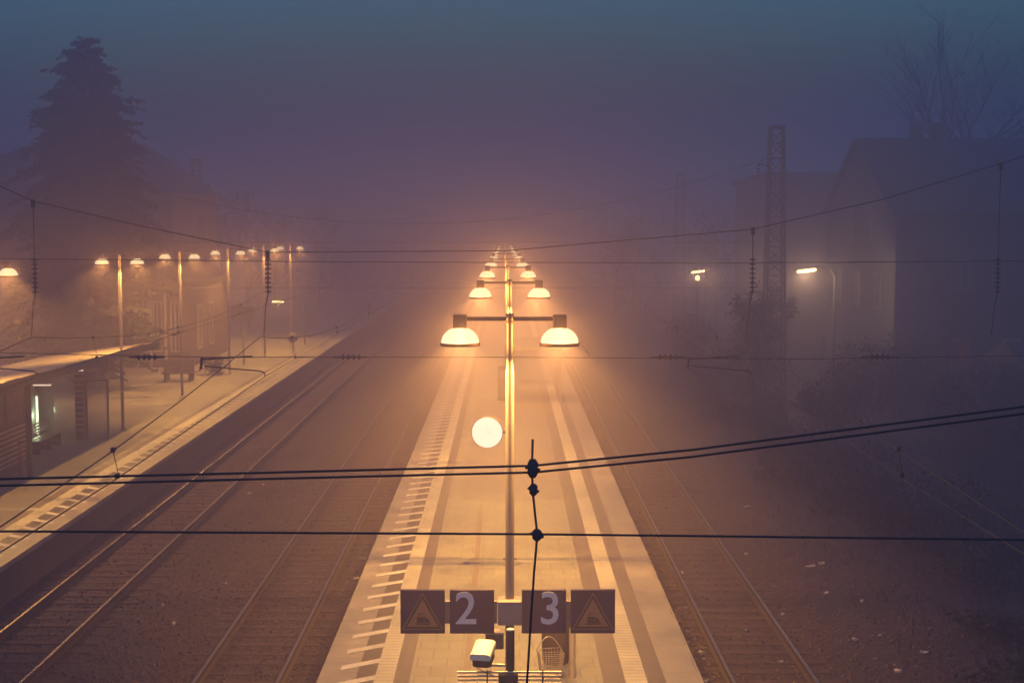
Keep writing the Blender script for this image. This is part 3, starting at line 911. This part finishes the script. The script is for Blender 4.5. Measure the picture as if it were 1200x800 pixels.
bare_tree(24.3, 76, -.15, 17.0, "tall bare tree above the roof at the right edge", None, 81, 0, None, .55)
bare_tree(27.2, 78, -.15, 15.0, "wide bare tree behind the right edge, lower than its neighbour", None, 84, 500, M['leaf'], .6)
bare_tree(11.2, 63.5, -.15, 4.8, "ivy covered small tree around the foot of the taller lattice mast", None, 90, 3200, M['leaf2'], .35)
shrub(15.2, 58, -.15, 4.2, 4.4, "big leafy shrub standing against the pale house at right", None, 92, M['leaf2'], 2600)
shrub(13.6, 112, -.15, 4.0, 5.2, "tall shrub round the foot of the smaller lattice mast", None, 93, M['leaf2'], 1600)
UG = "dark shrubs beyond the right hand tracks"
rr = random.Random(11)
for i in range(34):
    y = 36 + i*1.9 + rr.uniform(-1, 1)
    x = rr.uniform(10.2, 12.3) if i % 3 == 0 else rr.uniform(16.8, 21)
    h = rr.uniform(1.2, 2.4) if x < 12.5 else rr.uniform(2.0, 3.6)
    shrub(x, y, -.2, rr.uniform(2, 3.4), h, "dark shrub in the unlit undergrowth right of the tracks", UG, 200+i, rr.choice((M['leaf'], M['leaf2'])), 620)

for i, (x, y, w_, h_) in enumerate([(17.3, 52, 3.6, 3.6), (19.5, 55, 4, 4.2), (13.0, 56.5, 3.0, 2.6), (17.6, 44, 3.6, 3.0), (12.2, 72, 3.6, 4.0), (11.4, 84, 3.4, 3.8), (20.0, 47, 4, 3.6), (18.2, 62, 3.6, 4.6)]):
    shrub(x, y, -.2, w_, h_, "tall dark thicket bush against the foot of the houses", "tall thicket bushes below the houses at right", 700+i, M['leaf2'], 1800, "thicket_bush")

# tufts of grass and weeds
gb = MB(); rg = random.Random(5)
for _ in range(9000):
    x = rg.uniform(7.6, 20); y = rg.uniform(24, 80)
    if 13.2 < x < 15.8 and rg.random() < .8: continue
    if rg.random() > (x - 7)/5 + .08: continue
    h = rg.uniform(.08, .38); a = rg.uniform(0, 6.28); s = .02
    lx, ly = rg.uniform(-.12,.12), rg.uniform(-.12,.12)
    gb.add([(x-s*math.cos(a), y-s*math.sin(a), -.2), (x+s*math.cos(a), y+s*math.sin(a), -.2), (x+lx, y+ly, -.2+h)], [(0,1,2)])
o = gb.build("weeds", M['leaf'], kind='stuff'); tag(o, "dark grass and weeds beside the right hand tracks", "weeds")

# ------------------------------------------------------------------ litter
db = MB(); rl = random.Random(9)
for _ in range(1500):
    z = rl.random()
    if z < .45: x = rl.gauss(3.75, .25); y = 22 + rl.expovariate(1/9)
    elif z < .8: x = rl.uniform(3.6, 9.5); y = 22 + rl.expovariate(1/14)
    else: x = rl.uniform(-7.6, -3.4); y = rl.uniform(22, 45)
    if x < 3.4 and x > -3.3: continue
    s = rl.uniform(.02, .055); a = rl.uniform(0, 3.14)
    c_, s_ = math.cos(a)*s, math.sin(a)*s
    zz = -.19 + .01
    db.quad([(x-c_, y-s_, zz), (x+s_*.6, y-c_*.6, zz+.02), (x+c_, y+s_, zz+.005), (x-s_*.6, y+c_*.6, zz+.02)])
o = db.build("leaf_litter", M['debris'], kind='stuff'); tag(o, "scattered dry leaves lying on the track ballast", "leaf litter")
scr = [(7.3, 42.3, .3), (3.95, 30.7, .16), (3.85, 27.4, .16), (3.78, 28.9, .12), (7.55, 34.6, .28), (7.9, 34.9, .2), (8.0, 31.3, .10), (8.24, 27.4, .2), (7.4, 26.2, .2),
       (5.3, 26.8, .13), (7.36, 32.0, .14), (6.2, 36.0, .14), (4.3, 34.0, .1), (6.0, 30.2, .1), (7.1, 28.3, .18), (7.7, 28.6, .12), (-3.6, 35.5, .2), (-3.55, 33.4, .18),
       (-8.1, 44.5, .16), (-7.9, 46.0, .12), (-6.6, 33.0, .12), (-7.0, 29.5, .1), (-7.6, 31.0, .08), (5.0, 29.0, .08), (3.7, 25.6, .12)]
for i, (x, y, s) in enumerate(scr):
    r3 = random.Random(300+i); b = MB(); s = s*.72
    n = 7
    top_ = [(s*(.5+.3*r3.random())*math.cos(6.283*k/n), s*(.28+.2*r3.random())*math.sin(6.283*k/n), .02 + r3.uniform(0, .05)) for k in range(n)]
    b.add(top_ + [(0, 0, .05)] + [(p[0]*.8, p[1]*.8, 0) for p in top_], [(k, (k+1) % n, n) for k in range(n)] + [(k, n+1+k, n+1+(k+1) % n, (k+1) % n) for k in range(n)])
    o = b.build("litter_scrap", M['paper']); o.location = (x, y, -.195); o.rotation_euler = (0, 0, r3.uniform(-.5, .5))
    side = "right hand track" if x > 0 else "tracks left of the centre platform"
    tag(o, "pale crumpled scrap lying on the ballast of the " + side, "litter", "scraps on the ballast, " + ("right" if x > 0 else "left"))

sb = MB(); rs = random.Random(77)
for _ in range(16000):
    y = 23 + 34*rs.random()**1.5
    x = rs.uniform(-10.95, -3.2) if rs.random() < .55 else rs.uniform(3.4, 13.0)
    if min(abs(x-c) for c in (-10.22, -8.72, -5.61, -4.11, 4.12, 5.62)) < .12: continue
    r = rs.uniform(.018, .045); q = [(x + rs.uniform(-1,1)*r, y + rs.uniform(-1,1)*r, -.2 + rs.uniform(.25, 1)*r*1.5) for _k in range(1)][0]
    a0 = rs.uniform(0, 6.28); base = [(x + r*1.3*math.cos(a0+k*2.094), y + r*1.3*math.sin(a0+k*2.094), -.199) for k in range(3)]
    sb.add(base + [(q[0], q[1], q[2]+.01)], [(0,1,3), (1,2,3), (2,0,3)])
o = sb.build("ballast_stones", mat("loose_stone", (.08, .042, .052), .8, .6, 9.0), kind='stuff'); tag(o, "loose crushed stones of the track bed", "ballast")

# ------------------------------------------------------------------ buildings
def window(parent, x0, x1, z0, z1, y, m=None, ax='y', s=-1, fm=None):
    """window in a wall plane facing s along ax"""
    f = MB(); t = .07
    def bx(b, a0, a1, c0, c1, d0, d1):
        lo, hi = sorted((y + s*d0, y + s*d1))
        if ax == 'y': b.box(a0, a1, lo, hi, c0, c1)
        else: b.box(lo, hi, a0, a1, c0, c1)
    bx(f, x0-t, x0, z0-t, z1+t, .002, .06); bx(f, x1, x1+t, z0-t, z1+t, .002, .06)
    bx(f, x0, x1, z1, z1+t, .002, .06); bx(f, x0, x1, z0-t, z0, .002, .09)
    xm = (x0+x1)/2; bx(f, xm-.025, xm+.025, z0, z1, .012, .045)
    w_ = f.build("window", fm or M['frame'], parent)
    p = MB(); bx(p, x0, x1, z0, z1, .002, .01); p.build("pane", m or M['win'], w_)

# big house, left
hl = empty("house", (0, 0, 0), 0, "large dark house with hipped roof and dormer windows behind the conifer", "house")
hl.location = (-26, 86, 0)
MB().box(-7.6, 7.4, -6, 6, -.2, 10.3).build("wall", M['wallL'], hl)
rf = MB()
e = .45
cs_ = [(-7.6-e, -6-e, 10.25), (7.4+e, -6-e, 10.25), (7.4+e, 6+e, 10.25), (-7.6-e, 6+e, 10.25), (-1.6, 0, 13.5), (4.4, 0, 13.3)]
rf.add(cs_, [(0,1,5,4), (1,2,5), (2,3,4,5), (3,0,4)]); rf.add([(c[0], c[1], 10.2) for c in cs_[:4]], [(3,2,1,0)])
rf.add([(cs_[i][0], cs_[i][1], 10.2) for i in range(4)] + cs_[:4], [(0,1,5,4), (1,2,6,5), (2,3,7,6), (3,0,4,7)])
rfo = rf.build("roof", M['roof'], hl)
MB().box(1.6, 2.5, .6, 1.5, 12.2, 14.3).build("chimney", M['chim'], rfo)
for x0 in (-6.3, -3.6, -.2, 1.0, 5.2, 6.2):
    window(hl, x0, x0+.55, 8.2, 9.9, -6)
for x0 in (-6.3, -3.2, 0, 3.0, 5.6):
    window(hl, x0, x0+.9, 4.6, 6.6, -6)
for y0 in (-4, -1, 2): window(hl, y0, y0+.8, 7.8, 9.6, 7.4, ax='x', s=1)

# station building wing with tall pale window bays
st = empty("station_building", (-18.9, 78, P), 0, "low station wing with tall pale window surrounds behind left lamps", "building")
MB().box(-3.6, 1.9, -1.5, 9, 0, 4.4).build("wall", M['wallL'], st)
MB().rbox(-3.8, 2.1, -1.7, 9.2, 4.403, 4.65, .04).build("roof", M['fascia'], st)
for k, x0 in enumerate((-1.5, -.75, .0, .95)):
    window(st, x0, x0+.38, .9, 3.5, -1.5, fm=M['pil'])
for x0 in (-2.1, -1.68, -.93, -.18, .62, 1.45):
    MB().box(x0-.06, x0+.06, -1.66, -1.505, 0.05, 4.3).build("pilaster", M['pil'], st)
window(st, 0.5, 1.4, .9, 3.2, 1.9, ax='x', s=1, fm=M['pil']); window(st, 3.5, 4.4, .9, 3.2, 1.9, ax='x', s=1, fm=M['pil'])

# pale gable house at the right
hr = empty("house", (18, 72.5, -.2), 0, "pale gabled house with steep dark roof and two chimneys at far right", "house")
prof = [(-7, 0), (7, 0), (7, 9.6), (0, 12.75), (-7, 9.3)]
b = MB(); L = 24
vs = [(0, y, z) for y, z in prof] + [(L, y, z) for y, z in prof]
b.add(vs, [(0,4,3,2,1), (5,6,7,8,9), (0,1,6,5), (1,2,7,6), (4,0,5,9)])
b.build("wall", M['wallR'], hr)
b = MB()
for (ya_, za_, yb_, zb_) in ((-7.5, 9.1, 0, 12.98), (0, 12.98, 7.5, 9.4)):
    b.add([(-.35, ya_, za_), (L, ya_, za_), (L, yb_, zb_), (-.35, yb_, zb_), (-.35, ya_, za_-.16), (L, ya_, za_-.16), (L, yb_, zb_-.16), (-.35, yb_, zb_-.16)],
          [(0,1,2,3), (7,6,5,4), (0,4,5,1), (3,2,6,7), (0,3,7,4), (1,5,6,2)])
rfo = b.build("roof", M['roof'], hr)
for x, y, s in ((2.7, -.4, .55), (3.9, .2, .55)):
    MB().box(x-s/2, x+s/2, y-.3, y+.3, 12.2, 13.75).build("chimney", M['chim'], rfo)
for y0, z0 in ((-4.5, 1.2), (-.5, 1.2), (3.5, 1.2), (-4.5, 4.6), (-.5, 4.6), (3.5, 4.6), (-2.5, 7.8), (1.3, 7.8)):
    window(hr, y0, y0+1.0, z0, z0+1.6, 0, ax='x', s=-1)
for x0, z0, m_ in ((2.6, 5.6, None), (6.2, 5.6, None), (2.7, 2.0, 'winlit'), (5.0, 2.0, 'winlit2'), (8, 2.0, None)):
    window(hr, x0, x0+.8, z0, z0+1.3, -7, m=M[m_] if m_ else None)
h3 = empty("house", (16.8, 96, -.2), 0, "fogged flat topped house behind the pale gabled house", "house")
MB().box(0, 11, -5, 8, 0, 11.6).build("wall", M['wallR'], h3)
MB().rbox(-.3, 11.3, -5.3, 8.3, 11.603, 12.0, .05).build("roof", M['roof'], h3)
for y0 in (-3, 0.5, 4):
    for z0 in (2, 5.4, 8.6): window(h3, y0, y0+1.1, z0, z0+1.6, 0, ax='x', s=-1)

# dark shed at the right edge
sd = empty("shed", (22.6, 56, -.2), 0, "dark low shed half hidden at the right edge below the house", "shed")
MB().box(-2.4, 4, -2, 3, 0, 3.0).build("wall", M['kiosk'], sd)
b = MB(); b.add([(-2.7, -2.4, 2.95), (4.3, -2.4, 2.95), (4.3, 3.3, 3.0), (-2.7, 3.3, 3.0), (-2.7, .5, 3.9), (4.3, .5, 3.9)], [(0,1,5,4), (2,3,4,5), (0,4,3), (1,2,5), (0,3,2,1)])
b.build("roof", M['roof'], sd)

# ------------------------------------------------------------------ street lamps at the right
def street_lamp(x, y, h, label, watts, rz):
    t = empty("street_lamp", (x, y, -.2), rz, label, "street lamp", "street lamps along the road at right")
    H = h + .2
    MB().tube([(0, 0, 0), (0, 0, H-.3), (-.25, 0, H+.02), (-.7, 0, H+.1)], [.08, .05, .04, .03], 10).build("pole", M['mast'], t)
    b = MB(); b.rbox(-1.85, -.7, -.13, .13, H+.03, H+.15, .03)
    b.v = [(x, y, z + (x+1.25)*.12) for x, y, z in b.v]
    hd = b.build("lamp_head", M['mast'], t)
    c = MB().rbox(-1.72, -.84, -.14, .14, H-.12, H+.028, .04); c.v = [(x, y, z + (x+1.25)*.12) for x, y, z in c.v]
    c.build("light_cover", M['slit'], hd)
    bulb((-1.28, 0, H-.16), t, watts, (1.0, .72, .30), .1)
    return t
street_lamp(15.3, 66, 6.3, "brightest street lamp at right, just right of the taller lattice mast", 1500, R(-10))
street_lamp(14.3, 96, 5.4, "fainter street lamp beside the smaller lattice mast", 1500, R(-14))
gl = empty("garden_lamp", (12.85, 95, -.2), 0, "small round lamp just below the fainter street lamp", "lamp")
MB().tube([(0,0,0), (0,0,5.0)], .04, 8).build("pole", M['mast'], gl)
MB().cone_closed([(.06, 5.0), (.13, 5.06), (.16, 5.18), (.12, 5.3), (.05, 5.34)], n=12).build("globe", M['slit'], gl)
for x, y, lab in ((20.6, 90, "tiny white marker light at the top of the dark shrubs"), (22.05, 70.5, "tiny white marker light low at far right")):
    t = empty("marker_light", (x, y, -.2), 0, lab, "light", "tiny white lights at right")
    MB().tube([(0,0,0), (0,0,.55)], .03, 6).build("post", M['mast'], t)
    MB().cone_closed([(.03, .55), (.07, .6), (.03, .68)], n=8).build("lens", M['tiny'], t)

# flat lamp and signs far along the left platform
t = empty("short_lamp", (-13.0, 92, P), 0, "flat hooded lamp on a low post, below the far left platform lamps", "lamp post")
MB().tube([(0,0,0), (0,0,2.8)], .05, 8).build("pole", M['pole'], t)
MB().box(-1.4, 0.05, -.03, .03, 2.8, 2.86).build("arm", M['pole'], t)
hd = MB().rbox(-2.1, -1.3, -.16, .16, 2.83, 2.95, .03).build("lamp_head", M['pole'], t)
MB().box(-2.05, -1.35, -.14, .14, 2.74, 2.827).build("light_cover", M['slit'], hd)
bulb((-1.7, 0, 2.6), t, 120)
t = empty("departure_board", (-14.42, 78, P), 0, "dark rectangular display board on a post on left platform", "sign")
MB().rbox(-.62, .62, -.12, .12, 2.45, 3.2, .02).build("display_box", M['kiosk'], t)
MB().tube([(.0, .2, 0), (0, .2, 3.3)], .06, 8).build("post", M['pole'], t)
for k in range(2): MB().box(-.55, .55, -.127, -.122, 2.56 + k*.3, 2.78 + k*.3).build("display_window", M['win'], t)
t = empty("round_sign", (-12.72, 85, P), 0, "round pale sign on a post near the far platform edge", "sign")
MB().tube([(0,0,0), (0,0,.75)], .035, 8).build("post", M['pole'], t)
MB().cone_closed([(.3, -.02), (.3, .02)], c=(0, 0, 1.0), axis='y', n=24).build("disc", M['frame'], t)
# faint box on facade behind shelter
print("objects", len(bpy.data.objects))
